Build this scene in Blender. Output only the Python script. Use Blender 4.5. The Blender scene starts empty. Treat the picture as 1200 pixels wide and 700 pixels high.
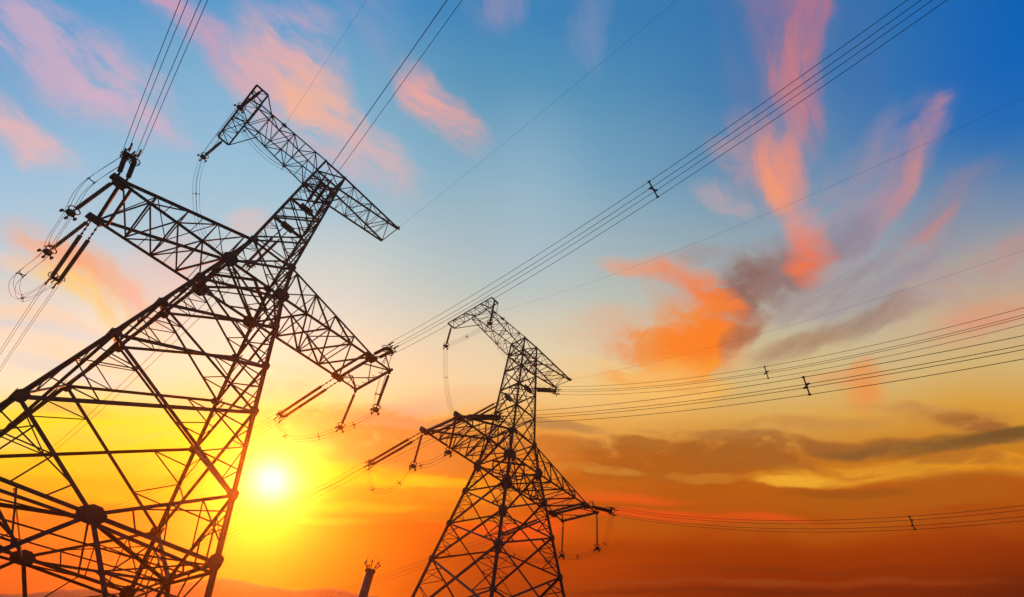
import bpy, math, random
from mathutils import Vector, Matrix
R_ = math.radians
random.seed(4)
SC = bpy.context.scene
COL = SC.collection

# ------------------------------------------------------------------ camera
EYE = 1.6
FPX, PITCH, ROLL = 585.53, 46.61, 9.469            # focal length in 1200-px units, tilt up, roll
cp, sp, cr, sr = math.cos(R_(PITCH)), math.sin(R_(PITCH)), math.cos(R_(ROLL)), math.sin(R_(ROLL))
CF = Vector((0, cp, sp)); U0 = Vector((0, -sp, cp)); R0 = Vector((1, 0, 0))
CR = cr*R0 + sr*U0; CU = cr*U0 - sr*R0
cd = bpy.data.cameras.new('camera'); cam = bpy.data.objects.new('camera', cd); COL.objects.link(cam)
cam.location = (0, 0, EYE)
cam.matrix_world = Matrix.Translation((0, 0, EYE)) @ Matrix((CR, CU, -CF)).transposed().to_4x4()
cd.sensor_width = 36; cd.lens = FPX/1200*36; cd.clip_start = 0.1; cd.clip_end = 20000
SC.camera = cam
def ray(px, py):
    return (CF + CR*((px-600)/FPX) - CU*((py-350)/FPX)).normalized()

# ------------------------------------------------------------------ exposure
SC.view_settings.view_transform = 'Standard'; SC.view_settings.look = 'None'
SC.view_settings.exposure = 0; SC.view_settings.gamma = 1; SC.view_settings.use_curve_mapping = False
SC.cycles.volume_bounces = 0
SC.cycles.max_bounces = 4

# ------------------------------------------------------------------ sun
SUN = ray(318, 563)
sd = bpy.data.lights.new('sun', 'SUN'); sun = bpy.data.objects.new('sun', sd); COL.objects.link(sun)
sd.energy = 4.8; sd.angle = R_(0.6); sd.color = (1.0, 0.17, 0.012)
sun.rotation_euler = SUN.to_track_quat('Z', 'Y').to_euler()

# ------------------------------------------------------------------ sky
def lin(c):
    return tuple((x/255/12.92) if x/255 <= .04045 else ((x/255+.055)/1.055)**2.4 for x in c) + (1,)
W = bpy.data.worlds.new('World'); SC.world = W; W.use_nodes = True
T = W.node_tree; T.nodes.clear(); LK = T.links
def nd(kind, **kw):
    n = T.nodes.new(kind)
    for k, v in kw.items(): setattr(n, k, v)
    return n
def setin(n, i, v):
    if isinstance(v, bpy.types.NodeSocket): LK.new(v, n.inputs[i])
    else: n.inputs[i].default_value = v
def math_(op, a, b=0.0, clamp=False):
    n = nd('ShaderNodeMath', operation=op, use_clamp=clamp); setin(n, 0, a); setin(n, 1, b); return n.outputs[0]
def vmath(op, a, b=None, out=0):
    n = nd('ShaderNodeVectorMath', operation=op); setin(n, 0, a)
    if b is not None: setin(n, 1, b)
    return n.outputs[out]
def mapr(v, a, b, c=0.0, d=1.0, smooth=True):
    n = nd('ShaderNodeMapRange', interpolation_type='SMOOTHSTEP' if smooth else 'LINEAR'); n.clamp = True
    for i, x in enumerate((v, a, b, c, d)): setin(n, i, x)
    return n.outputs[0]
def mix(f, a, b):
    n = nd('ShaderNodeMix', data_type='RGBA'); setin(n, 0, f); setin(n, 6, a); setin(n, 7, b); return n.outputs[2]
tc = nd('ShaderNodeTexCoord'); D = tc.outputs['Generated']
# the dusk sky is laid out on a chart of directions fixed to the heavens (axes SF, SR, SU), in thousandths
SF, SR, SU = tuple(CF), tuple(CR), tuple(CU)
df = vmath('DOT_PRODUCT', D, SF, 1); dr = vmath('DOT_PRODUCT', D, SR, 1); du = vmath('DOT_PRODUCT', D, SU, 1)
dfc = math_('MAXIMUM', df, 0.25)
X = math_('ADD', math_('MULTIPLY', math_('DIVIDE', dr, dfc), FPX/1000), 0.6)
Y = math_('SUBTRACT', 0.35, math_('MULTIPLY', math_('DIVIDE', du, dfc), FPX/1000))
cx = nd('ShaderNodeCombineXYZ'); setin(cx, 0, X); setin(cx, 1, Y); cx.inputs[2].default_value = 1.0; P0 = cx.outputs[0]
def noise(vec, scale, detail=4, rough=.55, w=0.0, col=False):
    o = vmath('ADD', vec, (w, w*1.7, 0)) if w else vec
    n = nd('ShaderNodeTexNoise', noise_dimensions='2D'); setin(n, 'Vector', o)
    n.inputs['Scale'].default_value = scale
    n.inputs['Detail'].default_value = detail; n.inputs['Roughness'].default_value = rough
    return n.outputs[1 if col else 0]
def warp(vec, scale, amt, w, detail=3, rough=.6):
    c = noise(vec, scale, detail, rough, w, True)
    o = vmath('SUBTRACT', c, (.5, .5, .5))
    n = nd('ShaderNodeVectorMath', operation='MULTIPLY_ADD'); setin(n, 0, o); setin(n, 1, (amt, amt, 0)); setin(n, 2, vec)
    return n.outputs[0]
PW = warp(P0, 6, .075, 1.3, 5, .5)
PB = warp(P0, 2.2, .09, 4.1, 2)
_m = nd('ShaderNodeVectorMath', operation='MULTIPLY_ADD'); setin(_m, 0, vmath('SUBTRACT', PW, P0)); setin(_m, 1, (1.1, .38, 0)); setin(_m, 2, P0); PH = _m.outputs[0]
sx = nd('ShaderNodeSeparateXYZ'); setin(sx, 0, PB); XB, YB = sx.outputs[0], sx.outputs[1]
def stretched(ang, sx_, sy_, w, scale=1.0, detail=6, rough=.6):
    m = nd('ShaderNodeMapping', vector_type='TEXTURE'); setin(m, 0, PW); m.inputs[2].default_value = (0, 0, R_(ang)); m.inputs[3].default_value = (sx_, sy_, 1)
    return mapr(noise(m.outputs[0], scale, detail, rough, w), .28, .72, 0, 1, False)
N = {'iso': stretched(0, .075, .05, 2.0, 1.0, 8, .62), 'dia': stretched(38, .12, .030, 7.0, 1.0, 8, .62), 'hor': stretched(-3, .15, .024, 11.0, 1.0, 8, .62),
     'fin': stretched(-8, .04, .02, 23.0, 1.0, 6, .6),
     'ver': stretched(80, .16, .035, 15.0), 'ris': stretched(-38, .13, .04, 19.0)}
def ramp(stops):
    n = nd('ShaderNodeValToRGB'); cr_ = n.color_ramp; cr_.interpolation = 'EASE' if False else 'LINEAR'
    while len(cr_.elements) < len(stops): cr_.elements.new(.5)
    for e, (p, c) in zip(cr_.elements, stops): e.position = p/750
    for e, (p, c) in zip(cr_.elements, stops): e.color = lin(c)
    setin(n, 0, math_('DIVIDE', YB, .75)); return n.outputs[0]
BASE = [
 (0,    [(0,(86,158,212)),(100,(128,175,214)),(200,(158,197,224)),(270,(186,208,220)),(330,(226,216,205)),(400,(244,230,208)),(450,(255,236,196)),(485,(255,225,100)),(540,(255,205,20)),(590,(250,150,10)),(640,(232,95,12)),(690,(170,55,15)),(750,(110,30,8))]),
 (300,  [(0,(84,152,206)),(100,(124,178,212)),(200,(150,193,218)),(260,(168,201,218)),(320,(205,214,211)),(400,(243,232,208)),(450,(251,232,190)),(500,(250,212,110)),(560,(236,150,15)),(605,(234,122,4)),(640,(236,122,4)),(690,(226,108,4)),(750,(130,50,4))]),
 (600,  [(0,(60,132,186)),(100,(88,150,188)),(200,(122,170,196)),(300,(163,187,195)),(360,(190,199,191)),(420,(224,209,176)),(465,(244,212,158)),(500,(244,180,90)),(550,(222,120,18)),(600,(212,88,3)),(650,(182,64,2)),(700,(155,55,4)),(750,(90,28,4))]),
 (900,  [(0,(52,116,174)),(100,(62,124,177)),(200,(98,144,180)),(280,(140,166,182)),(340,(172,180,175)),(400,(205,192,155)),(450,(218,188,126)),(490,(224,170,82)),(530,(205,125,35)),(570,(192,95,12)),(620,(172,62,0)),(665,(146,44,0)),(700,(116,32,2)),(750,(70,20,4))]),
 (1200, [(0,(0,98,182)),(80,(4,100,184)),(150,(28,108,184)),(210,(70,125,178)),(270,(120,146,174)),(330,(170,165,160)),(390,(205,176,140)),(440,(214,182,118)),(490,(220,160,60)),(540,(205,130,30)),(580,(180,80,8)),(630,(156,52,0)),(690,(108,30,2)),(750,(60,18,4))])]
sky = None; prev = None
for x, st in BASE:
    r = ramp(st)
    sky = r if sky is None else mix(mapr(XB, prev/1000, x/1000, 0, 1, True), sky, r)
    prev = x
NB = [0, PW, P0, PH]
def blob(x, y, a, b, ang, col, s=1.0, nz='iso', amt=.6, lo=.05, hi=1.42):
    global sky
    NB[0] += 1
    if nz in ('dia', 'ver', 'ris'): s *= .86
    if NB[0] % 12 == 0:                     # evaluate the layers in batches (the shader's stack is small)
        for i, v0 in ((1, PW), (2, P0), (3, PH)):
            n = nd('ShaderNodeVectorMath', operation='MULTIPLY_ADD'); setin(n, 0, sky); setin(n, 1, (1e-7,)*3); setin(n, 2, v0); NB[i] = n.outputs[0]
    # ellipse in chart coordinates as two affine forms of (X, Y, 1)
    x, y, a, b = x/1000, y/1000, a/1000, b/1000; c_, s_ = math.cos(R_(ang)), math.sin(R_(ang)); P = (NB[3] if nz in ('hor', 'fin') else NB[1]) if amt else NB[2]
    u = vmath('DOT_PRODUCT', P, (c_/a, s_/a, -(c_*x+s_*y)/a), 1); v = vmath('DOT_PRODUCT', P, (-s_/b, c_/b, (s_*x-c_*y)/b), 1)
    q = nd('ShaderNodeMath', operation='MULTIPLY_ADD'); setin(q, 0, v); setin(q, 1, v); setin(q, 2, math_('MULTIPLY', u, u))
    if amt:
        g = mapr(q.outputs[0], 1.1, .0, 0, 1, False)
        n = nd('ShaderNodeMath', operation='MULTIPLY_ADD'); setin(n, 0, N[nz]); setin(n, 1, 1.7*amt); setin(n, 2, 1-.75*amt)
        v = mapr(math_('MULTIPLY', n.outputs[0], g), lo, hi, 0, s)
    else:
        v = math_('MULTIPLY', mapr(math_('SQRT', q.outputs[0]), 1.0, 0.0), s)
    sky = mix(v, sky, lin(col))
# --- soft tints
blob(620,260,110,190,0,(172,196,214),.35,'iso',0)
blob(1010,60,50,230,0,(70,110,170),.35,'iso',0)
blob(560,420,260,90,0,(238,214,180),.4,'iso',0)
blob(420,330,200,120,0,(205,214,208),.3,'iso',0)
blob(1020,300,260,110,-15,(140,146,166),.4,'ris',.5)
# --- pink clouds, upper left
blob(70,65,190,58,31,(222,176,196),.8,'dia',1.0)
blob(150,120,90,30,33,(214,178,200),.7,'dia',.9)
blob(25,150,90,36,36,(250,184,176),.9,'dia',.8)
blob(215,28,110,24,40,(224,160,180),.85,'dia',.9)
blob(285,75,70,16,42,(200,168,195),.5,'dia',.9)
blob(330,60,75,70,60,(205,168,190),.75,'dia',1.0)
blob(350,110,150,60,52,(232,176,174),.9,'dia',.9)
blob(368,120,75,38,48,(252,184,146),.9,'dia',.7)
blob(430,175,110,36,42,(226,180,178),.8,'dia',.9)
blob(515,130,85,34,52,(248,168,156),.95,'dia',.8)
blob(430,20,90,45,60,(150,155,195),.35,'dia',.9)
blob(700,30,70,30,100,(140,150,190),.5,'ver',.9)
blob(585,10,40,50,80,(175,150,185),.5,'ver',.8)
# --- left streaks lit by the sun
blob(50,295,80,34,35,(250,176,140),.85,'dia',.8)
blob(105,325,120,40,30,(252,168,116),.95,'dia',.8)
blob(100,348,130,24,27,(255,214,124),.9,'dia',.7)
blob(20,300,60,26,10,(250,205,185),.6,'dia',.8)
blob(195,330,50,60,60,(250,184,170),.5,'dia',.8)
blob(60,385,150,16,12,(206,214,222),.7,'hor',.7)
blob(40,372,120,14,12,(255,216,178),.7,'hor',.7)
blob(70,410,150,18,14,(255,218,180),.7,'hor',.8)
blob(70,432,120,12,14,(216,216,214),.6,'hor',.8)
blob(280,265,45,26,0,(236,190,178),.6,'iso',.8)
# --- tall pink column and its fan, right
blob(918,60,190,80,88,(128,122,160),.5,'ver',.7)
blob(922,10,150,50,88,(178,116,140),.65,'ver',.9)
blob(943,45,120,30,90,(206,116,124),.75,'ver',.8)
blob(928,120,120,40,94,(206,130,134),.7,'ver',.9)
blob(905,195,80,62,60,(214,146,140),.65,'ver',.9)
blob(912,205,60,34,72,(242,150,120),.85,'ver',.8)
blob(908,226,34,16,65,(250,156,112),.8,'ver',.6)
blob(865,200,50,26,35,(206,152,150),.6,'iso',.9)
blob(850,240,45,22,25,(205,168,168),.6,'iso',.9)
blob(975,235,150,40,-50,(170,146,164),.6,'ris',.9)
blob(1065,180,120,34,-58,(168,136,156),.55,'ris',.9)
blob(1080,160,80,18,-60,(200,140,146),.6,'ris',.8)
blob(1100,122,34,14,-55,(190,136,150),.6,'ris',.7)
blob(1050,215,60,16,-62,(216,140,130),.6,'ris',.8)
blob(1010,262,95,28,-50,(178,142,158),.7,'ris',.9)
blob(1100,262,120,38,-42,(164,130,146),.55,'ris',.9)
blob(1088,278,60,20,-45,(222,134,116),.75,'ris',.8)
blob(1150,320,140,44,-28,(196,152,140),.75,'ris',.9)
blob(1180,300,80,20,-28,(200,142,140),.7,'ris',.8)
blob(1040,320,120,40,-25,(150,138,155),.6,'ris',.9)
# --- dusky mauve cloud behind the orange one
blob(985,270,50,30,-20,(134,120,140),.55,'iso',.9)
blob(1040,350,160,28,-12,(166,158,168),.6,'hor',.9)
blob(900,315,100,42,-28,(150,120,118),.9,'iso',.9)
blob(895,335,110,40,-35,(146,116,112),.85,'iso',.9,hi=1.1)
blob(862,348,60,30,-50,(136,100,92),.8,'fin',.9,hi=1.1)
blob(960,340,90,30,-25,(160,138,142),.6,'ris',.9,hi=1.1)
blob(985,390,120,22,-20,(150,118,104),.9,'ris',.8)
blob(940,405,80,18,-14,(176,138,110),.7,'hor',.8)
blob(1060,365,60,16,-16,(176,146,130),.6,'hor',.8)
blob(825,300,40,14,-8,(160,148,150),.6,'hor',.8)
blob(1160,370,100,24,-18,(228,150,120),.7,'hor',.8)
# --- burning orange cloud
blob(945,262,30,30,-60,(232,150,130),.7,'iso',.8)
blob(948,292,44,36,-70,(240,116,80),.95,'iso',.7)
blob(930,300,30,14,-30,(250,120,70),.7,'iso',.7)
blob(755,318,70,16,10,(232,160,124),.85,'hor',.8)
blob(800,334,70,20,22,(238,140,96),.85,'dia',.8)
blob(730,395,90,40,0,(226,176,148),.6,'iso',.9)
blob(822,372,85,50,50,(240,130,70),.95,'iso',.8)
blob(838,365,60,40,60,(250,126,50),.9,'fin',1.0,hi=1.25)
blob(878,368,40,26,-60,(176,110,84),.7,'iso',.8)
blob(785,412,100,58,-24,(244,142,56),.9,'fin',1.0,hi=1.3)
blob(808,402,70,34,-34,(255,128,28),.9,'iso',.95,hi=1.2)
blob(772,436,90,22,-8,(254,156,44),.85,'fin',.9,hi=1.2)
blob(862,395,34,20,-45,(160,104,76),.6,'iso',.9)
blob(775,462,100,26,-6,(250,180,80),.85,'hor',.8)
blob(720,452,130,40,-4,(248,200,118),.7,'hor',.8)
blob(1018,452,34,24,80,(244,144,70),.85,'iso',.7)
blob(1005,442,70,12,0,(232,158,96),.6,'hor',.7)
# --- brown bars over the horizon bank
blob(1112,490,90,22,12,(186,122,62),.85,'iso',.8)
blob(1135,498,56,14,14,(160,98,46),.9,'fin',.7,hi=1.1)
blob(1060,478,70,8,3,(200,146,84),.6,'hor',.8)
blob(660,503,60,8,6,(180,130,76),.8,'hor',.7,hi=1.1)
blob(935,497,150,12,-3,(200,142,72),.7,'hor',.9,hi=1.1)
blob(880,585,470,66,1,(182,90,14),.95,'hor',.7)
blob(680,527,75,14,3,(182,112,42),.85,'fin',.9,hi=1.0)
blob(760,522,80,14,2,(168,98,34),.85,'fin',.9,hi=1.0)
blob(770,545,150,26,0,(176,94,24),.95,'fin',.8,hi=1.0)
blob(860,532,110,26,8,(168,96,32),.95,'fin',.9,hi=1.0)
blob(930,520,120,13,4,(170,104,44),.9,'fin',.9,hi=1.0)
blob(1000,522,110,12,-2,(160,98,42),.9,'fin',.8,hi=1.0)
blob(1120,520,190,13,-4,(124,86,42),.95,'hor',.5,hi=1.0)
blob(1190,513,90,10,-5,(112,78,40),.9,'hor',.4,hi=1.0)
blob(1050,549,170,16,-1,(222,148,38),.9,'hor',.9,hi=1.1)
blob(970,557,120,13,-3,(232,156,40),.95,'hor',.8,hi=1.05)
blob(920,563,60,8,-4,(246,176,50),.85,'hor',.5,hi=.9)
blob(1170,548,90,15,2,(232,150,30),.85,'hor',.6,hi=.95)
blob(1130,540,80,10,5,(186,112,36),.85,'fin',.8,hi=1.0)
blob(700,553,60,7,4,(214,146,56),.6,'fin',.9,hi=1.0)
blob(820,560,60,8,4,(206,130,40),.6,'fin',.9,hi=1.0)
blob(1060,582,230,18,-2,(178,92,16),.9,'fin',.7,hi=1.0)
blob(760,600,180,30,0,(184,84,8),.7,'hor',.8)
blob(700,588,130,9,1,(246,88,22),.9,'hor',.5)
blob(800,607,180,9,1,(246,78,20),.9,'hor',.6)
blob(560,608,150,20,0,(248,92,8),.8,'hor',.5)
blob(615,622,80,20,0,(252,84,24),.85,'hor',.5)
blob(640,580,160,12,2,(222,104,26),.7,'hor',.6)
blob(950,683,330,6,0,(158,72,30),.6,'hor',.7)
blob(1000,668,330,6,0,(128,44,8),.6,'hor',.6)
blob(900,693,330,5,0,(100,32,10),.7,'hor',.6)
blob(870,650,400,16,0,(150,50,0),.5,'hor',.8)
blob(1000,575,120,7,-1,(150,78,18),.6,'hor',.9,hi=1.1)
blob(1140,560,90,6,-2,(170,96,26),.6,'hor',.9,hi=1.1)
blob(840,508,120,7,2,(176,118,58),.7,'fin',.9,hi=1.1)
# --- cloud bank right of the sun
blob(335,455,60,36,0,(240,194,146),.75,'iso',.9)
blob(490,482,60,16,-5,(208,170,142),.85,'hor',.7)
blob(540,470,60,20,-5,(236,196,150),.6,'hor',.8)
blob(425,510,150,36,3,(232,156,86),.95,'fin',.8,hi=.9)
blob(495,522,140,36,2,(222,136,60),.95,'fin',.8,hi=.9)
blob(430,538,110,9,2,(206,132,60),.7,'hor',.8,hi=1.0)
blob(560,545,150,44,0,(222,126,40),.95,'iso',.8)
blob(470,498,70,9,4,(214,150,96),.8,'fin',.8,hi=1.0)
blob(520,575,150,30,0,(246,150,24),.8,'hor',.8)
blob(430,556,140,16,2,(252,196,16),.9,'hor',.8)
blob(500,562,100,9,3,(255,200,30),.85,'hor',.6)
blob(470,602,180,9,1,(206,116,16),.85,'hor',.6,hi=1.0)
blob(380,607,90,5,1,(232,156,30),.7,'hor',.6,hi=1.0)
blob(430,592,110,8,1,(250,180,24),.6,'hor',.7)
blob(590,560,80,26,0,(238,128,20),.7,'iso',.7)
# --- yellow fire left of the sun
blob(110,500,230,40,2,(255,230,10),.95,'hor',.7)
blob(70,478,60,12,8,(228,190,90),.8,'hor',.6)
blob(110,535,200,34,0,(255,214,20),.9,'hor',.7)
blob(20,520,70,14,0,(255,226,120),.7,'hor',.6)
blob(100,575,220,18,0,(255,180,0),.8,'hor',.7)
blob(15,582,80,14,0,(206,124,36),.7,'hor',.6)
blob(60,618,170,32,-3,(252,104,18),.9,'hor',.7)
blob(20,655,140,24,0,(206,76,20),.7,'hor',.7)
blob(290,420,90,60,0,(252,236,205),.5,'iso',0)
# --- light round the sun
blob(318,560,110,46,0,(254,206,50),.5,'iso',0)
blob(318,563,74,64,0,(254,228,130),.75,'iso',0)
blob(318,563,48,44,0,(255,246,190),.95,'iso',0)
blob(318,563,30,29,0,(255,255,250),1.0,'iso',0)
# --- the rest of the dome, behind and overhead: the physical sky
ns = nd('ShaderNodeTexSky', sky_type='NISHITA'); ns.sun_disc = False
ns.sun_elevation = math.asin(SUN.z); ns.sun_rotation = math.atan2(SUN.x, SUN.y)
sv = vmath('SCALE', ns.outputs[0]); T.nodes[-1].inputs['Scale'].default_value = .05
fsky = mix(mapr(df, .12, .34), sv, sky)
bg = nd('ShaderNodeBackground'); setin(bg, 0, fsky); bg.inputs[1].default_value = 1.0
LK.new(bg.outputs[0], nd('ShaderNodeOutputWorld').inputs[0])
W.cycles.sampling_method = 'MANUAL'; W.cycles.sample_map_resolution = 256

# ------------------------------------------------------------------ materials
def material(name, c1, c2, rough=.6, metal=0.0, scale=3.0, bump=0.0, detail=4):
    m = bpy.data.materials.new(name); m.use_nodes = True; t = m.node_tree; b = t.nodes['Principled BSDF']
    tcn = t.nodes.new('ShaderNodeTexCoord'); n = t.nodes.new('ShaderNodeTexNoise'); n.inputs['Scale'].default_value = scale; n.inputs['Detail'].default_value = detail
    t.links.new(tcn.outputs['Object'], n.inputs['Vector'])
    r = t.nodes.new('ShaderNodeValToRGB'); r.color_ramp.elements[0].position = .35; r.color_ramp.elements[1].position = .65
    r.color_ramp.elements[0].color = (*c1, 1); r.color_ramp.elements[1].color = (*c2, 1)
    t.links.new(n.outputs[0], r.inputs[0]); t.links.new(r.outputs[0], b.inputs['Base Color'])
    b.inputs['Roughness'].default_value = rough; b.inputs['Metallic'].default_value = metal
    if bump:
        bp = t.nodes.new('ShaderNodeBump'); bp.inputs['Strength'].default_value = bump
        t.links.new(n.outputs[0], bp.inputs['Height']); t.links.new(bp.outputs[0], b.inputs['Normal'])
    return m
M = dict(
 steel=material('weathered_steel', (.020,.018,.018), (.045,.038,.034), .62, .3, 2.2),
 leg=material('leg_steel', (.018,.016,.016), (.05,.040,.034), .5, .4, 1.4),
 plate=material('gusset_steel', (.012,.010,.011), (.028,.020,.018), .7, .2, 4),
 porcelain=material('brown_porcelain', (.030,.014,.010), (.045,.020,.014), .3, 0, 6),
 wire=material('aged_conductor', (.022,.022,.026), (.035,.035,.040), .6, .5, 5),
 fitting=material('cast_fitting', (.014,.014,.016), (.028,.028,.03), .6, .4, 8),
 concrete=material('footing_concrete', (.24,.22,.2), (.32,.3,.27), .9, 0, 4, .3),
 soil=material('dry_grass_ground', (.05,.05,.025), (.10,.08,.04), 1, 0, .2, .4, 8),
 hill=material('wooded_hill', (.030,.035,.018), (.06,.06,.03), 1, 0, .03, .5, 9),
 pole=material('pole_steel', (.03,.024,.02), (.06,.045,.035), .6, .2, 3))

# ------------------------------------------------------------------ mesh helpers
class MB:
    def __init__(s): s.v = []; s.f = []
    def frame(s, p, q, ref=None):
        p, q = Vector(p), Vector(q); d = (q-p).normalized()
        ref = Vector(ref) if ref is not None else (Vector((0,0,1)) if abs(d.z) < .9 else Vector((1,0,0)))
        u = d.cross(ref)
        if u.length < 1e-4: u = d.cross(Vector((0.3,1,.2)))
        u.normalize(); return p, q, d, u, d.cross(u).normalized()
    def prism(s, p, q, prof, ref=None):
        p, q, d, u, w = s.frame(p, q, ref); n = len(prof); b = len(s.v)
        for e in (p, q):
            for a, c in prof: s.v.append(tuple(e + u*a + w*c))
        for i in range(n): s.f.append((b+i, b+(i+1) % n, b+n+(i+1) % n, b+n+i))
        s.f.append(tuple(range(b+n-1, b-1, -1))); s.f.append(tuple(range(b+n, b+2*n)))
    def angle(s, p, q, a, ref=None, t=None):
        t = t or max(a*.16, .012); h = a/2
        s.prism(p, q, [(-h,-h),(h,-h),(h,-h+t),(-h+t,-h+t),(-h+t,h),(-h,h)], ref)
    def cross(s, p, q, a, ref=None):
        h = a/2; t = a*.09
        s.prism(p, q, [(-t,-h),(t,-h),(t,-t),(h,-t),(h,t),(t,t),(t,h),(-t,h),(-t,t),(-h,t),(-h,-t),(-t,-t)], ref)
    def bar(s, p, q, a, b=None, ref=None):
        b = b or a; s.prism(p, q, [(-a/2,-b/2),(a/2,-b/2),(a/2,b/2),(-a/2,b/2)], ref)
    def tube(s, pts, r, n=6):
        pts = [Vector(p) for p in pts]; b = len(s.v); pu = None
        for i, p in enumerate(pts):
            d = (pts[min(i+1, len(pts)-1)] - pts[max(i-1, 0)]).normalized()
            u = d.cross(Vector((0,0,1)))
            if u.length < 1e-3: u = pu or Vector((1,0,0))
            u.normalize(); pu = u; w = d.cross(u)
            for k in range(n): a = 2*math.pi*k/n; s.v.append(tuple(p + (u*math.cos(a)+w*math.sin(a))*r))
        for i in range(len(pts)-1):
            for k in range(n): s.f.append((b+i*n+k, b+i*n+(k+1) % n, b+(i+1)*n+(k+1) % n, b+(i+1)*n+k))
        s.f.append(tuple(range(b+n-1, b-1, -1))); e = b+(len(pts)-1)*n; s.f.append(tuple(range(e, e+n)))
    def lathe(s, p, q, prof, n=12):        # prof: (t along 0..1, radius)
        p, q, d, u, w = s.frame(p, q); b = len(s.v)
        for t, r in prof:
            c = p.lerp(q, t)
            for k in range(n): a = 2*math.pi*k/n; s.v.append(tuple(c + (u*math.cos(a)+w*math.sin(a))*r))
        m = len(prof)
        for i in range(m-1):
            for k in range(n): s.f.append((b+i*n+k, b+i*n+(k+1) % n, b+(i+1)*n+(k+1) % n, b+(i+1)*n+k))
        s.f.append(tuple(range(b+n-1, b-1, -1))); s.f.append(tuple(range(b+(m-1)*n, b+m*n)))
    def plate(s, c, u, w, pts, t=.025):    # flat plate in plane (u,w) centred at c
        c, u, w = Vector(c), Vector(u).normalized(), Vector(w).normalized(); nn = u.cross(w).normalized(); b = len(s.v); n = len(pts)
        for sg in (-1, 1):
            for a, e in pts: s.v.append(tuple(c + u*a + w*e + nn*t*sg/2))
        for i in range(n): s.f.append((b+i, b+(i+1) % n, b+n+(i+1) % n, b+n+i))
        s.f.append(tuple(range(b+n-1, b-1, -1))); s.f.append(tuple(range(b+n, b+2*n)))
    def ring(s, c, u, w, R, r, n=16, arc=1.0):
        c, u, w = Vector(c), Vector(u).normalized(), Vector(w).normalized()
        s.tube([c + (u*math.cos(2*math.pi*arc*k/n) + w*math.sin(2*math.pi*arc*k/n))*R for k in range(n+1)], r, 6)
    def ball(s, c, r):
        c = Vector(c); s.lathe(c-Vector((0,0,r)), c+Vector((0,0,r)), [(.5-.5*math.cos(math.pi*i/6), max(.01, r*math.sin(math.pi*i/6))) for i in range(7)], 10)
    def build(s, name, mat, parent=None, off=None, smooth=False):
        me = bpy.data.meshes.new(name)
        o3 = Vector(off) if off is not None else Vector((0,0,0))
        me.from_pydata([tuple(Vector(v)-o3) for v in s.v], [], s.f); me.update()
        if smooth: me.shade_smooth()
        me.materials.append(mat); o = bpy.data.objects.new(name, me); COL.objects.link(o)
        if parent is not None: o.parent = parent
        elif off is not None: o.location = o3
        return o
def thing(name, label, cat, loc, rz=0, group=None):
    o = bpy.data.objects.new(name, None); o.empty_display_size = .5; COL.objects.link(o); o.location = loc; o.rotation_euler = (0, 0, rz)
    return tag(o, label, cat, group)
def tag(o, label, cat, group=None):
    o['label'] = label; o['category'] = cat
    if group: o['group'] = group
    return o

# ------------------------------------------------------------------ ground and hills
def structure(o): o['kind'] = 'structure'; return o
g = MB(); n = 40
for j in range(n+1):
    for i in range(n+1):
        a = (i/n*2-1); b = (j/n*2-1); x = a*abs(a)*2500; y = b*abs(b)*2500
        g.v.append((x, y, 0))
for j in range(n):
    for i in range(n): k = j*(n+1)+i; g.f.append((k, k+1, k+n+2, k+n+1))
structure(g.build('ground', M['soil']))
from mathutils import noise as mn
def azel(px, py): d = ray(px, py); return math.atan2(d.x, d.y), math.asin(d.z)
SKYLINE = [(-500,655),(-260,672),(-120,690),(-40,688),(0,690),(35,693),(70,688),(110,689),(150,694),(200,687),(235,681),(262,677.5),(285,681),(310,687),(335,693),(352,694),(378,690.5),(400,692),(430,697),(452,698.5),(490,699),(525,702),(560,708),(640,716),(760,735),(900,765),(1100,800),(1400,850)]
prof = sorted(azel(*p) for p in SKYLINE)
def ridge_el(az):
    if az <= prof[0][0]: return prof[0][1]
    for (a0, e0), (a1, e1) in zip(prof, prof[1:]):
        if a0 <= az <= a1: t = (az-a0)/(a1-a0); return e0 + (e1-e0)*t
    return prof[-1][1]
DR = 300.0
h = MB(); na, nr = 520, 36
az0, az1 = prof[0][0]-.5, prof[-1][0]+.4
for j in range(nr+1):
    rr = 140 + (560-140)*j/nr
    for i in range(na+1):
        az = az0 + (az1-az0)*i/na
        top = math.tan(ridge_el(az))*DR + EYE
        prof_r = math.exp(-((rr-DR)/(68 if rr < DR else 95))**2)
        nz = mn.fractal(Vector((math.sin(az)*rr*.02, math.cos(az)*rr*.02, 3.1)), 1.0, 2.1, 6)
        fine = mn.fractal(Vector((az*90, rr*.05, 1.7)), .8, 2.0, 4)
        z = top*prof_r*(1 + .16*nz*min(1, abs(rr-DR)/50)) + fine*.5*prof_r - 1.0
        h.v.append((math.sin(az)*rr, math.cos(az)*rr, z))
for j in range(nr):
    for i in range(na): k = j*(na+1)+i; h.f.append((k, k+1, k+na+2, k+na+1))
structure(h.build('hills', M['hill'], smooth=True))

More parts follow.
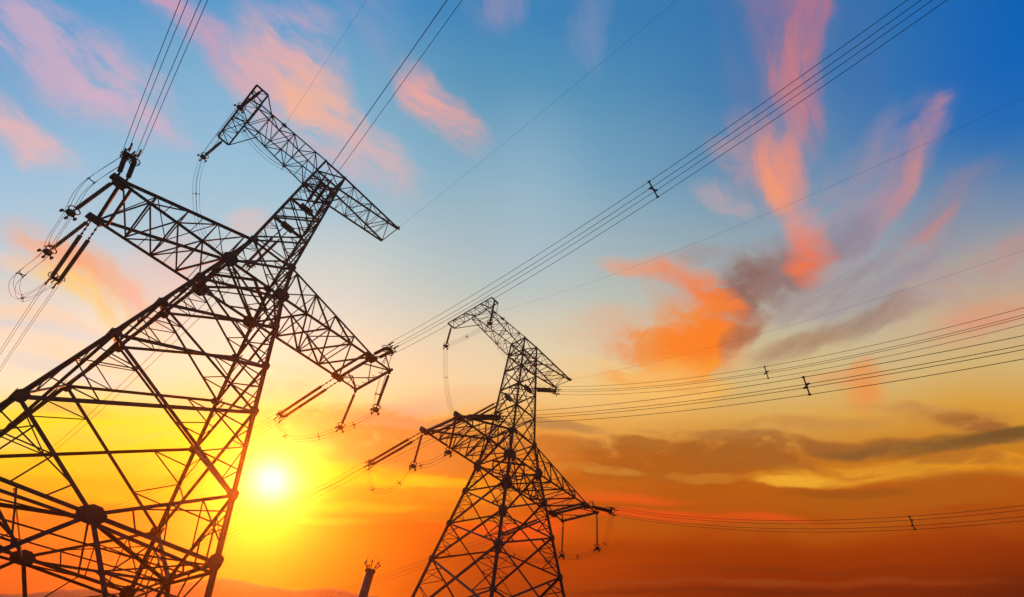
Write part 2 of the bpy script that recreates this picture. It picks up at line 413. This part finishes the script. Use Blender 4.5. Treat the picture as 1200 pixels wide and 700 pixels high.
# ------------------------------------------------------------------ towers
Z0, S_, Z1, W1, Z2, Z3 = 21.93, .194, 24.75, 1.55, 35.26, 37.07
def half(z):
    if z <= Z0: return 2 + S_*(Z0-z)
    if z <= Z1: return 2 + (W1-2)*(z-Z0)/(Z1-Z0)
    return W1 + (1.02-W1)*(z-Z1)/(Z3-Z1)
AL, AR, AD, ZT = -8.44, 9.29, 2.10, 22.0
UL, UR, UD, ZU = -7.1, 7.18, 1.16, 36.45
TW = {1: ((-17.509, 24.179), R_(42.014), 0.0), 2: ((2.22, 42.694), R_(41.699), .66)}
def world(t, x, y, z):
    (tx, ty), a, dz = TW[t]
    return Vector((tx + math.cos(a)*x - math.sin(a)*y, ty + math.sin(a)*x + math.cos(a)*y, z + EYE + dz))
def tower(t, label):
    (tx, ty), yaw, dz = TW[t]; H = EYE + dz
    root = thing('transmission_tower', label, 'power pylon', (tx, ty, 0), yaw, 'lattice pylons of the power line')
    P = lambda x, y, z: Vector((x, y, z+H))
    def corner(sx, sy, z): w = half(z); return P(sx*w, sy*w, z)
    gz = -H
    CS = [(-1,-1),(1,-1),(1,1),(-1,1)]
    # legs
    for sx, sy in CS:
        m = MB()
        foot = corner(sx, sy, gz)
        m.cross(foot, corner(sx, sy, 9.1), .27, (sx, sy, 0)); m.cross(corner(sx, sy, 9.1), corner(sx, sy, Z0+.25), .24, (sx, sy, 0))
        m.cross(corner(sx, sy, Z0), corner(sx, sy, Z1), .24, (sx, sy, 0)); m.cross(corner(sx, sy, Z1), corner(sx, sy, Z3+.15), .19, (sx, sy, 0))
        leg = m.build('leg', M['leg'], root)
        f = MB(); w = half(gz)
        f.prism((sx*w, sy*w, -.3), (sx*w, sy*w, .45), [(-.6,-.6),(.6,-.6),(.6,.6),(-.6,.6)], (0,1,0)); f.build('footing', M['concrete'], leg)
    low = [Z0, 19.36, 16.42, 13.5, 9.12]; kz = 6.3
    up = [Z1, 27.7, 30.5, 33.0, Z2, Z3]
    faces = [(CS[i], CS[(i+1) % 4]) for i in range(4)]
    def X(m, a, b, zt, zb, big, sm, sec=True):
        at, bt, ab, bb = corner(*a, zt), corner(*b, zt), corner(*a, zb), corner(*b, zb)
        nrm = Vector((a[0]+b[0], a[1]+b[1], 0)).normalized(); off = nrm*(-big*.55)
        m.angle(at, bb, big, nrm); m.angle(bt+off, ab+off, big, nrm)
        if sec:
            wt, wb = (at-bt).length, (ab-bb).length; s = wt/(wt+wb); c = at.lerp(bb, s)
            for top, bot, o in ((at, ab, Vector((0,0,0))), (bt, bb, Vector((0,0,0)))):
                mid = top.lerp(bot, s)
                ut = top.lerp(c, .5); lb = bot.lerp(c, .5)
                m.angle(mid, ut, sm, nrm); m.angle(mid, lb, sm, nrm)
                m.angle(top.lerp(bot, s*.5), ut, sm, nrm); m.angle(top.lerp(bot, s+(1-s)*.5), lb, sm, nrm)
    for a, b in faces:
        m = MB()
        for k in range(len(low)-1):
            X(m, a, b, low[k], low[k+1], .13 if k < 3 else .145, .055)
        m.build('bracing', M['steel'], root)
        m = MB(); nrm = Vector((a[0]+b[0], a[1]+b[1], 0)).normalized()
        # K panel at the belt, belt members and leg extension
        A9, B9, A6, B6, Ag, Bg = (corner(*s, z) for z in (low[-1], kz, gz) for s in (a, b))
        G = (A6+B6)/2
        for top, side, ft in ((A9, A6, Ag), (B9, B6, Bg)):
            m.angle(top, G, .135, nrm); m.angle(side, G, .135, nrm); m.angle(side-Vector((0,0,.38)), G-Vector((0,0,.22)), .11, nrm)
            m.angle(G, ft.lerp(side, .02), .16, nrm)
            for q in (.25, .5, .75):
                m.angle(top.lerp(G, q), side.lerp(G, q*.9), .06, nrm); m.angle(side.lerp(top, q), top.lerp(G, q), .05, nrm)
            for q in (.2, .4, .6, .8):
                d0 = G.lerp(ft, q); l0 = side.lerp(ft, q); m.angle(l0, d0, .07, nrm)
                l1 = side.lerp(ft, q-.2); m.angle(l1, d0, .06, nrm)
            m.angle(side.lerp(G, .5), G.lerp(ft, .22), .06, nrm)
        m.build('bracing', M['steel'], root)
        m = MB()
        for k in range(len(up)-1): X(m, a, b, up[k+1], up[k], .095, .045, k < 4)
        X(m, a, b, Z1, Z0, .13, .05)
        for z in (Z1, 27.7, 30.5, 33.0, Z2, Z3): m.angle(corner(*a, z), corner(*b, z), .11, (0,0,1))
        m.build('bracing', M['steel'], root)
    # horizontal diaphragms
    for z, s in ((kz, .12), (Z0, .13), (30.5, .07), (Z2, .07)):
        m = MB(); c = [corner(*q, z) for q in CS]; mid = [(c[i]+c[(i+1) % 4])/2 for i in range(4)]; d = Vector((0,0,-.12))
        for i in range(4):
            m.angle(mid[i]+d, mid[(i+1) % 4]+d, s, (0,0,1))
            if z == kz:
                m.angle(mid[i]+d*2, c[i].lerp(mid[i-1], .5)+d*2, .06); m.angle(c[i]+d, (mid[i]+mid[i-1])/2+d, .07)
                m.angle(mid[i]+d, c[(i+2) % 4].lerp(mid[(i+2) % 4], .5)+d, .06)
        if z != kz: m.angle(c[0]+d, c[2]+d, s*.8); m.angle(c[1]+d*1.8, c[3]+d*1.8, s*.8)
        m.build('diaphragm', M['steel'], root)
    # gusset plates
    def gus(z, sx, sy, r):
        c = corner(sx, sy, z)
        m = MB(); P8 = [(-r,-.55*r),(-.5*r,-r),(.5*r,-r),(r,-.4*r),(r,.55*r),(.45*r,r),(-.5*r,r),(-r,.45*r)]
        m.plate(c - Vector((sx*r*.35, 0, 0)) + Vector((0, sy*.16, 0)), (1,0,0), (0,0,1), P8, .03); m.plate(c - Vector((0, sy*r*.35, 0)) + Vector((sx*.16, 0, 0)), (0,1,0), (0,0,1), P8, .03)
        m.build('gusset_plate', M['plate'], root)
    for sx, sy in CS:
        gus(Z0, sx, sy, .46)
        for z, r in ((19.36,.24),(16.42,.22),(13.5,.22),(9.12,.25),(6.3,.30),(Z1,.27)): gus(z, sx, sy, r)
    for z, r in ((30.5, .40),):
        for s in (-1, 1):
            m = MB(); m.plate(P(0, s*(half(z)+.06), z), (1,0,0), (0,0,1), [(-.5,-.3),(.5,-.3),(.5,.3),(-.5,.3)], .1); m.build('gusset_plate', M['plate'], root)
    for a, b in faces:
        m = MB(); G = (corner(*a, kz)+corner(*b, kz))/2; nrm = Vector((a[0]+b[0], a[1]+b[1], 0)).normalized()
        m.plate(G+nrm*.1, Vector((-nrm.y, nrm.x, 0)), (0,0,1), [(-.50,-.12),(-.34,-.30),(.34,-.30),(.50,-.12),(.50,.10),(.16,.32),(-.16,.32),(-.50,.10)], .04)
        m.plate(G-nrm*.12, Vector((-nrm.y, nrm.x, 0)), (0,0,1), [(-.42,-.1),(-.26,-.28),(.26,-.28),(.42,-.1),(.36,.2),(-.36,.2)], .04)
        m.build('gusset_plate', M['plate'], root)
    # ---- lower crossarm
    arm = MB()
    for sy in (-1, 1):
        arm.cross(P(AL, sy*AD, ZT), P(-2, sy*2, Z0), .19, (0,0,1)); arm.cross(P(-2, sy*2, Z0), P(2, sy*2, Z0), .20, (0,0,1)); arm.cross(P(2, sy*2, Z0), P(AR, sy*AD, ZT), .19, (0,0,1))
        arm.angle(P(AL, sy*AD, ZT+.12), corner(-1, sy, Z1), .15); arm.angle(P(AR, sy*AD, ZT+.12), corner(1, sy, Z1), .15)
    ca = arm.build('crossarm', M['leg'], root); ca['label'] = 'long lower crossarm with wide box-shaped ends'
    lc = MB()
    for s, tip in ((-1, AL), (1, AR)):
        NP = 4; x0 = s*2.0
        def bot(k, sy): q = k/NP; return P(x0+(tip-x0)*q, sy*(2+(AD-2)*q), Z0+(ZT-Z0)*q)
        def top(k, sy):
            q = k/NP; x = x0+(tip-x0)*q; a0 = Vector((s*W1, sy*W1, Z1)); a1 = Vector((tip, sy*AD, ZT+.12)); u = (x-a0.x)/(a1.x-a0.x); p = a0.lerp(a1, u); return P(*p)
        for sy in (-1, 1):
            for k in range(NP):
                lc.angle(bot(k, sy), top(k, sy), .08, (0,1,0))
                if k < NP-1: lc.angle(bot(k+1, sy), top(k, sy), .10, (0,1,0))
                if k < 3: lc.angle((bot(k, sy)+bot(k+1, sy))/2, (bot(k+1, sy)+top(k, sy))/2, .045, (0,1,0)); lc.angle((top(k, sy)+top(k+1, sy))/2, (bot(k+1, sy)+top(k, sy))/2, .045, (0,1,0))
        for k in range(NP+1):
            if k < NP: lc.angle(bot(k, -1), bot(k, 1), .09); lc.angle(top(k, -1), top(k, 1), .07)
            if k < NP:
                a, b = (-1, 1) if k % 2 else (1, -1)
                lc.angle(bot(k, a), bot(k+1, b), .10); lc.angle(bot(k, b)+Vector((0,0,.1)), bot(k+1, a)+Vector((0,0,.1)), .10); lc.angle(top(k, a), top(k+1, b), .06)
        lc.bar(P(tip, -AD-.1, ZT), P(tip, AD+.1, ZT), .16, .2); lc.bar(P(tip-s*.55, -AD-.05, ZT), P(tip-s*.55, AD+.05, ZT), .14, .16)
    lc.build('lacing', M['steel'], ca)
    for tip in (AL, AR):
        for sy in (-1, 1):
            m = MB(); m.plate(P(tip, sy*(AD+.02), ZT), (1,0,0), (0,0,1), [(-.55,-.16),(.3,-.2),(.42,0),(.3,.22),(-.55,.2)], .22)
            m.bar(P(tip-.3, sy*(AD-.25), ZT-.12), P(tip+.3, sy*(AD-.25), ZT-.12), .3, .06); m.build('end_plate', M['plate'], ca)
    fr = MB(); xe = 11.0
    for sy in (-1, 1):
        fr.angle(P(AR, sy*AD, ZT), P(xe, sy*AD, ZT), .10); fr.angle(P(AR, sy*.9, ZT+.05), P(xe, sy*AD, ZT), .07); fr.angle(P(AR, sy*AD, ZT+.1), P(xe-.75, sy*AD, ZT+.85), .06)
        fr.angle(P(xe-.75, sy*AD, ZT+.85), P(xe, sy*AD, ZT), .06); fr.angle(P(AR, -sy*AD, ZT), P(xe, sy*.6, ZT), .06); fr.angle(P(AR+.9, sy*AD, ZT), P(xe-.75, sy*AD, ZT+.85), .05)
    fr.bar(P(xe, -AD-.25, ZT), P(xe, AD+.25, ZT), .15, .17)
    for k in range(7): y = -AD+k*.7; fr.angle(P(xe, y, ZT), P(xe-.35, y+.35, ZT+.05), .05)
    fr.build('jumper_frame', M['steel'], ca)
    # ---- upper crossarm
    arm = MB()
    for sy in (-1, 1):
        for s, tip in ((-1, UL), (1, UR)):
            ev = .28 if s < 0 else .06
            arm.angle(corner(s, sy, Z3), P(tip, sy*UD, ZU+ev), .12); arm.angle(corner(s, sy, Z2), P(tip, sy*UD, ZU-ev), .12)
        arm.angle(corner(-1, sy, Z3), corner(1, sy, Z3), .12); arm.angle(corner(-1, sy, Z2), corner(1, sy, Z2), .12)
    ua = arm.build('crossarm', M['leg'], root); ua['label'] = 'short upper crossarm at the head of the pylon'
    lc = MB()
    for s, tip in ((-1, UL), (1, UR)):
        NP = 6; ev = .28 if s < 0 else .06
        def node(k, sy, up_):
            q = k/NP; a0 = corner(s, sy, Z3 if up_ else Z2); return a0.lerp(P(tip, sy*UD, ZU+(ev if up_ else -ev)), q)
        for k in range(NP):
            for sy in (-1, 1):
                lc.angle(node(k, sy, 1), node(k+1, sy, 0), .055, (0,1,0)) if k % 2 else lc.angle(node(k, sy, 0), node(k+1, sy, 1), .055, (0,1,0))
                if k: lc.angle(node(k, sy, 1), node(k, sy, 0), .05, (0,1,0))
            a, b = (-1, 1) if k % 2 else (1, -1)
            for u_ in (0, 1):
                lc.angle(node(k, a, u_), node(k+1, b, u_), .055); lc.angle(node(k+1, -1, u_), node(k+1, 1, u_), .05)
    lc.build('lacing', M['steel'], ua)
    fr = MB(); xa, xb, ya, yb = -8.12, -7.15, -2.7, 3.9
    for x, s in ((xa, .13), (xb, .12)): fr.angle(P(x, ya, ZU-.15), P(x, yb, ZU-.15), s)
    for y in (ya, yb): fr.angle(P(xa, y, ZU-.15), P(xb, y, ZU-.15), .11)
    ny = 8
    for k in range(ny):
        y0, y1 = ya+(yb-ya)*k/ny, ya+(yb-ya)*(k+1)/ny
        fr.angle(P(xa, y0, ZU-.15), P(xb, y1, ZU-.15), .05) if k % 2 else fr.angle(P(xb, y0, ZU-.15), P(xa, y1, ZU-.15), .05)
        fr.angle(P(xa, y1, ZU-.15), P(xb, y1, ZU-.15), .045)
    for sy in (-1, 1):
        fr.angle(P(xa, sy*UD, ZU-.15), P(UL, sy*UD, ZU+.28), .08); fr.angle(P(xb, yb if sy > 0 else ya, ZU-.15), P(UL+1.2, sy*UD, ZU-.1), .06)
        fr.angle(P(xa, (yb if sy > 0 else ya)*.8, ZU-.15), P(xb, sy*UD, ZU+.5), .05); fr.angle(P(xb, sy*UD, ZU-.15), P(xb, sy*UD, ZU+.5), .06)
    fr.build('jumper_frame', M['steel'], ua)
    for (x, y) in ((-5.03, -1.35), (UR, -UD)):
        m = MB(); m.plate(P(x, y, ZU+.1), (1,0,0), (0,0,1), [(-.2,-.12),(.2,-.12),(.14,.14),(-.14,.14)], .1); m.bar(P(x, y, ZU+.1), P(x, y-.35, ZU+.02), .06)
        m.build('earth_wire_bracket', M['plate'], ua)
    return root
tower(1, 'large near lattice pylon filling the left of the picture beside the sun')
tower(2, 'smaller, farther lattice pylon standing whole right of the sun')

# ------------------------------------------------------------------ insulators
def sheds(m, p, q, r=.13, pitch=.155):
    L = (Vector(q)-Vector(p)).length; n = max(3, int(L/pitch)); pr = [(0, .03)]
    for i in range(n):
        t = (i+.5)/n; e = .5/n
        pr += [(t-e*.55, .035), (t-e*.1, r), (t+e*.25, r*.93), (t+e*.3, .045)]
    pr += [(1, .03)]
    m.lathe(p, q, pr, 10)
def hanging(base, L, label, group):
    base = Vector(base); end = base - Vector((0, 0, L))
    root = thing('suspension_insulator', label, 'insulator', base, 0, group)
    m = MB(); sheds(m, base-Vector((0,0,.35)), end+Vector((0,0,.3)), .115, .13); m.build('shed_stack', M['porcelain'], root, base)
    m = MB(); m.tube([base, base-Vector((0,0,.4))], .035); m.plate(base-Vector((0,0,.08)), (1,0,0), (0,0,1), [(-.09,-.12),(.09,-.12),(.09,.12),(-.09,.12)], .05); m.build('shackle', M['fitting'], root, base)
    m = MB(); m.tube([end+Vector((0,0,.35)), end-Vector((0,0,.05))], .04)
    m.lathe(end-Vector((0,0,.22)), end+Vector((0,0,.1)), [(0,.08),(.3,.22),(.7,.22),(1,.08)], 10)
    m.ring(end+Vector((0,0,.18)), (1,0,0), (0,1,0), .27, .03)
    for a in range(4):
        d = Vector((math.cos(R_(45+90*a)), math.sin(R_(45+90*a)), 0)); m.tube([end-Vector((0,0,.1)), end+d*.32-Vector((0,0,.22))], .035); m.lathe(end+d*.32-Vector((0,0,.32)), end+d*.32-Vector((0,0,.14)), [(0,.05),(.5,.075),(1,.05)], 8)
    m.build('clamp', M['fitting'], root, base)
    return end
def tension(p, q, label, group, strings=2, gap=.45):
    """double string from anchorage p to dead-end q"""
    p, q = Vector(p), Vector(q); d = (q-p).normalized(); u = d.cross(Vector((0,0,1))).normalized(); w = u.cross(d).normalized(); L = (q-p).length
    root = thing('tension_insulator', label, 'insulator', p, 0, group)
    a, b = p + d*min(.30*L, 1.9), q - d*.45
    ga = gap/2
    for s in (-1, 1):
        m = MB(); sheds(m, a+u*ga*s, b+u*ga*s, .125, .15); st = m.build('shed_stack', M['porcelain'], root, p)
    m = MB()
    for s in (-1, 1): m.tube([p+u*ga*s*.9, a+u*ga*s], .035); 
    n = max(1, int((a-p).length/.45))
    for i in range(n):
        for s in (-1, 1): c = p.lerp(a, (i+.5)/n)+u*ga*s*.95; m.lathe(c-d*.09, c+d*.09, [(0,.04),(.5,.075),(1,.04)], 8)
    m.plate(p+d*.12, u, d, [(-ga*.9-.1,-.15),(ga*.9+.1,-.15),(ga*.9+.1,.1),(-ga*.9-.1,.1)], .05); m.build('link', M['fitting'], root, p)
    m = MB(); m.plate(b+d*.12, u, d, [(-ga-.1,-.08),(ga+.1,-.08),(ga+.05,.2),(-ga-.05,.2)], .06)
    m.plate(b+d*.3, w, d, [(-ga-.05,-.1),(ga+.05,-.1),(ga+.05,.12),(-ga-.05,.12)], .06); m.build('yoke_plate', M['plate'], root, p)
    for s in (-1, 1):
        m = MB(); m.ring(b-d*.05+u*ga*s, u, w, .24, .028, 14, .86); m.tube([b-d*.05+u*ga*s, b-d*.05+u*(ga+.24)*s], .02); m.build('corona_ring', M['fitting'], root, p)
    for s in (-1, 1):
        for k in (-1, 1): m = MB(); c = q+u*ga*s+w*ga*k; m.lathe(c-d*.35, c+d*.45, [(0,.03),(.2,.05),(.8,.05),(1,.03)], 8); m.tube([c+d*.1, c+d*.05-w*.28], .035); m.build('dead_end_clamp', M['fitting'], root, p)
    return q, d
GQ = .29
def spacer(m, c, d, roll=0, r=GQ):
    d = d.normalized(); u = d.cross(Vector((0,0,1))).normalized(); w = u.cross(d).normalized()
    if roll: u, w = u*math.cos(roll)+w*math.sin(roll), w*math.cos(roll)-u*math.sin(roll)
    q = [c+u*a*r+w*b*r for a, b in ((-1,-1),(1,-1),(1,1),(-1,1))]
    for i in range(4):
        e = min(1, r/.29)*.9; m.bar(c, q[i]*1.0, .05*e, .06*e, d); m.lathe(q[i]-d*.07, q[i]+d*.07, [(0,.035*e),(.5,.055*e),(1,.035*e)], 8)
    m.ring(c, u, w, r*.45, .02, 10)
def bundle(pts, label, spacers=(), group='overhead line bundles', r=.013, start=None):
    """four sub-conductors along pts"""
    pts = [Vector(p) for p in pts]; root = thing('conductor_bundle', label, 'power line', pts[0], 0, group); off = pts[0]
    d = (pts[1]-pts[0]).normalized(); u = d.cross(Vector((0,0,1))).normalized(); w = Vector((0,0,1))
    for a, b in ((-1,-1),(1,-1),(1,1),(-1,1)):
        m = MB(); m.tube([p+u*a*GQ+w*b*GQ for p in pts], r, 6); m.build('conductor', M['wire'], root, off, True)
    for s in spacers:
        i = min(len(pts)-2, int(s)); c = pts[i].lerp(pts[i+1], s-i); m = MB(); spacer(m, c, pts[i+1]-pts[i]); m.build('spacer', M['fitting'], root, off)
    return root
def ext(t, p, tb, a, b, s1, n=70, dirn=-1):
    """points from p, running along local -Y (dirn=-1) with drift tb and height z=p.z+a s+b s^2"""
    x0, y0, z0 = p; out = []
    for i in range(n+1):
        s = s1*(i/n)**1.15
        zz = z0 + a*s + b*s*s
        out.append(world(t, x0+tb*s, y0+dirn*s, zz))
    return out
def catm(P, n=10):
    P = [Vector(p) for p in P]; Q = [P[0]*2-P[1]]+P+[P[-1]*2-P[-2]]; out = []
    for i in range(1, len(Q)-2):
        for k in range(n):
            t = k/n; a, b, c, d = Q[i-1], Q[i], Q[i+1], Q[i+2]
            out.append(.5*((2*b)+(c-a)*t+(2*a-5*b+4*c-d)*t*t+(3*b-a-3*c+d)*t**3))
    return out+[P[-1]]
def jumper(P, label, sp=(), gap=.15):
    C = catm(P, 12); root = thing('jumper_cable', label, 'cable', C[0], 0, 'looped jumper cables')
    L = len(C)-1
    for a, b in ((-1,-1),(1,-1),(1,1),(-1,1)):
        m = MB(); pl = []
        for i, c in enumerate(C):
            d = C[min(i+1, L)]-C[max(i-1, 0)]; h = Vector((d.x, d.y, 0)); 
            uu = Vector((-d.y, d.x, 0)).normalized() if h.length > 1e-3 else Vector((1,0,0)); ww = d.cross(uu).normalized()
            pl.append(c+uu*a*gap+ww*b*gap)
        m.tube(pl, .010, 5); m.build('strand', M['wire'], root, C[0], True)
    for s in sp:
        i = int(s*L); m = MB(); spacer(m, C[i], C[min(i+1, L)]-C[i-1], 0, gap); m.build('spacer', M['fitting'], root, C[0])
NEAR = {1: 'near pylon', 2: 'far pylon'}
DATA = {  # phase: local anchor x, tower -> (drift, a, b, string length) toward the viewer's side
 'left':  dict(x=AL, y=AD, z=ZT, near={1: (-.055, -.16, .0024, 3.0), 2: (0, -.38, .0036, 4.9)}, far={1: (0, -.10, .002, 7.2), 2: (0, -.14, .002, 7.6)}),
 'right': dict(x=AR, y=AD, z=ZT, near={1: (-.045, -.17, .0041, 2.6), 2: (0, -.40, .0056, 2.9)}, far={1: (0, -.08, .002, 8.2), 2: (0, -.12, .001, 7.0)}),
 'mid':   dict(x=0, y=1.35, z=30.5, near={1: (-.13, -.12, .0025, 3.6), 2: (0, -.47, .0055, 3.8)}, far={1: (0, -.12, .002, 6.0), 2: (0, -.12, .002, 6.0)})}
PH = {'left': 'left crossarm end', 'right': 'right crossarm end', 'mid': 'shaft'}
DE = {}
for t in (1, 2):
    for ph, D_ in DATA.items():
        for side, dn in (('near', -1), ('far', 1)):
            tb, a, b, L = D_[side][t]
            path = ext(t, (D_['x'], dn*D_['y'], D_['z']-.05), tb, a, b, L, 4, dn)
            q, d = tension(path[0], path[-1], f"double insulator string at the {NEAR[t]}'s {PH[ph]}, pulling {'overhead' if side=='near' else 'toward the sunset'}", 'strain insulator strings')
            DE[t, ph, side] = q
            full = ext(t, (D_['x'], dn*D_['y'], D_['z']-.05), tb, a, b, 110 if side == 'near' else 150, 160, dn)
            start = next(i for i, p in enumerate(full) if (p-path[0]).length > L)
            pts = [q]+full[start:]
            sp = []
            tgt = {(1,'right','near'): (762,226), (2,'mid','near'): (905,440), (2,'left','near'): (945,448), (2,'right','near'): (1068,613)}.get((t, ph, side))
            if tgt:
                r0 = ray(*tgt); best = max(range(len(pts)-1), key=lambda i: (pts[i]-Vector((0,0,EYE))).normalized().dot(r0)); sp.append(best+.01)
            dirs = 'running off to the right' if side == 'near' else 'running away toward the sunset'
            if (t, ph, side) == (1,'left','near'): dirs = 'climbing steeply overhead'
            if (t, ph, side) == (1,'mid','near'): dirs = 'climbing overhead'
            bundle(pts, f"four-wire bundle from the {NEAR[t]}'s {PH[ph]}, {dirs}", sp)
# hanging insulators and jumpers
HG = 'hanging jumper insulators'
for t in (1, 2):
    w = lambda x, y, z: world(t, x, y, z)
    a = hanging(w(AL-.25, -AD, ZT-.1), 3.2, f"insulator hanging from the {NEAR[t]}'s left crossarm end, upper of two", HG)
    b = hanging(w(AL-.25, AD, ZT-.1), 3.2, f"insulator hanging from the {NEAR[t]}'s left crossarm end, lower of two", HG)
    n_, f_ = DE[t,'left','near'], DE[t,'left','far']; dz = Vector((0,0,-1))
    ux = (w(1,0,0)-w(0,0,0)); uy = (w(0,1,0)-w(0,0,0))
    jumper([n_+dz*.3, (n_+a)/2+dz*.7-ux*.3, a+dz*.25, (a+b)/2+dz*.45, b+dz*.25, b+uy*1.6+dz*1.5-ux*.15, b.lerp(f_, .7)+dz*2.3, f_+dz*.3], f'looped jumper under the left crossarm end of the {NEAR[t]}', (.12, .5, .68, .86))
    a = hanging(w(11, -AD, ZT-.1), 3.25, f"insulator hanging from the {NEAR[t]}'s right crossarm end, right-hand of two", HG)
    b = hanging(w(11, AD, ZT-.1), 3.25, f"insulator hanging from the {NEAR[t]}'s right crossarm end, left-hand of two", HG)
    n_, f_ = DE[t,'right','near'], DE[t,'right','far']
    jumper([n_+dz*.3, (n_+a)/2+dz*1.3, a+dz*.25, (a+b)/2+dz*.5, b+dz*.25, b.lerp(f_, .3)+dz*1.2, b.lerp(f_, .72)+dz*1.6, f_+dz*.3], f'looped jumper under the right crossarm frame of the {NEAR[t]}', (.15, .45, .7, .88))
    a = hanging(w(-7.65, -2.65, ZU-.2), 3.2, f"insulator hanging from the {NEAR[t]}'s top frame at its raised end", HG)
    b = hanging(w(-7.65, 3.8, ZU-.2), 2.9, f"insulator hanging from the {NEAR[t]}'s top frame at its lower left end", HG)
    n_, f_ = DE[t,'mid','near'], DE[t,'mid','far']
    jumper([a+dz*.2, a.lerp(n_, .18)+dz*1.6, a.lerp(n_, .5)+dz*2.0, a.lerp(n_, .8)+dz*1.1, n_+dz*.3], f'jumper loop from the top frame to the shaft of the {NEAR[t]}', (.25, .62))
    jumper([a+dz*.2, a.lerp(b, .5)+dz*.25, b+dz*.2], f'short jumper slung beneath the top frame of the {NEAR[t]}', (.5,))
    jumper([b+dz*.2, b.lerp(f_, .15)+dz*2.0, b.lerp(f_, .45)+dz*3.2, b.lerp(f_, .8)+dz*1.8, f_+dz*.3], f'jumper hanging from the left end of the top frame of the {NEAR[t]}', (.3, .7))
# earth wires
def earth(t, p, tb, a, b, label, L=110):
    pts = ext(t, p, tb, a, b, L, 120); m = MB(); m.tube(pts, .006, 5)
    tag(m.build('earth_wire', M['wire'], None, pts[0], True), label, 'power line', 'single earth wires')
earth(1, (UR, -UD-.2, ZU), -.04, -.13, .0018, "single thin wire from the right tip of the near pylon's upper crossarm")
earth(1, (-5.03, -1.7, ZU), -.085, -.10, .0020, "single thin wire rising from the left part of the near pylon's upper crossarm")
earth(2, (UR, -UD-.2, ZU), 0, -.24, .0025, "single thin wire from the right tip of the far pylon's upper crossarm")
earth(2, (-6.2, -1.7, ZU), 0, -.32, .0035, "single thin wire from the left part of the far pylon's upper crossarm")

# ------------------------------------------------------------------ spiked pole between the pylons
c = Vector((0, 0, EYE)); r0 = ray(434, 669); k = 40/math.hypot(r0.x, r0.y); top = c + r0*k
root = thing('spiked_pole', 'plain tapered pole with a ring of spikes at its top, between the two pylons', 'pole', (top.x, top.y, 0))
m = MB(); m.lathe((0,0,0), (0,0,top.z), [(0,.42),(.02,.42),(.5,.38),(1,.31)], 20); m.build('shaft', M['pole'], root, None, True)
m = MB(); m.lathe((0,0,top.z-.1), (0,0,top.z+.06), [(0,.33),(.2,.38),(.8,.38),(1,.3)], 20); m.build('cap', M['pole'], root)
for i in range(7):
    a = 2*math.pi*i/7+.3; d = Vector((math.cos(a), math.sin(a), 0)); p = Vector((0,0,top.z+.02))
    m = MB(); m.tube([p+d*.2, p+d*.42+Vector((0,0,.28)), p+d*.55+Vector((0,0,.42))], .03); m.ball(p+d*.55+Vector((0,0,.44)), .07); m.tube([p+d*.5+Vector((0,0,.4)), p+d*.52+Vector((0,0,.85))], .012); m.build('spike', M['fitting'], root)

# ------------------------------------------------------------------ air
HAZE = True
if HAZE:
    m = MB(); bx, by0, by1, zt = 620, -200, 640, 82
    v = [(-bx,by0,-2.2),(bx,by0,-2.2),(bx,by1,-2.2),(-bx,by1,-2.2),(-bx,by0,zt),(bx,by0,zt),(bx,by1,zt),(-bx,by1,zt)]
    m.v = v; m.f = [(3,2,1,0),(4,5,6,7),(0,1,5,4),(1,2,6,5),(2,3,7,6),(3,0,4,7)]
    hm = bpy.data.materials.new('haze'); hm.use_nodes = True; t_ = hm.node_tree; t_.nodes.clear()
    pv = t_.nodes.new('ShaderNodeVolumePrincipled'); ou = t_.nodes.new('ShaderNodeOutputMaterial')
    pv.inputs['Color'].default_value = (.96, .80, .60, 1); pv.inputs['Density'].default_value = .0007; pv.inputs['Anisotropy'].default_value = .92
    t_.links.new(pv.outputs[0], ou.inputs['Volume'])
    o = m.build('haze', hm); o['kind'] = 'stuff'; o['label'] = 'warm evening haze in the air'
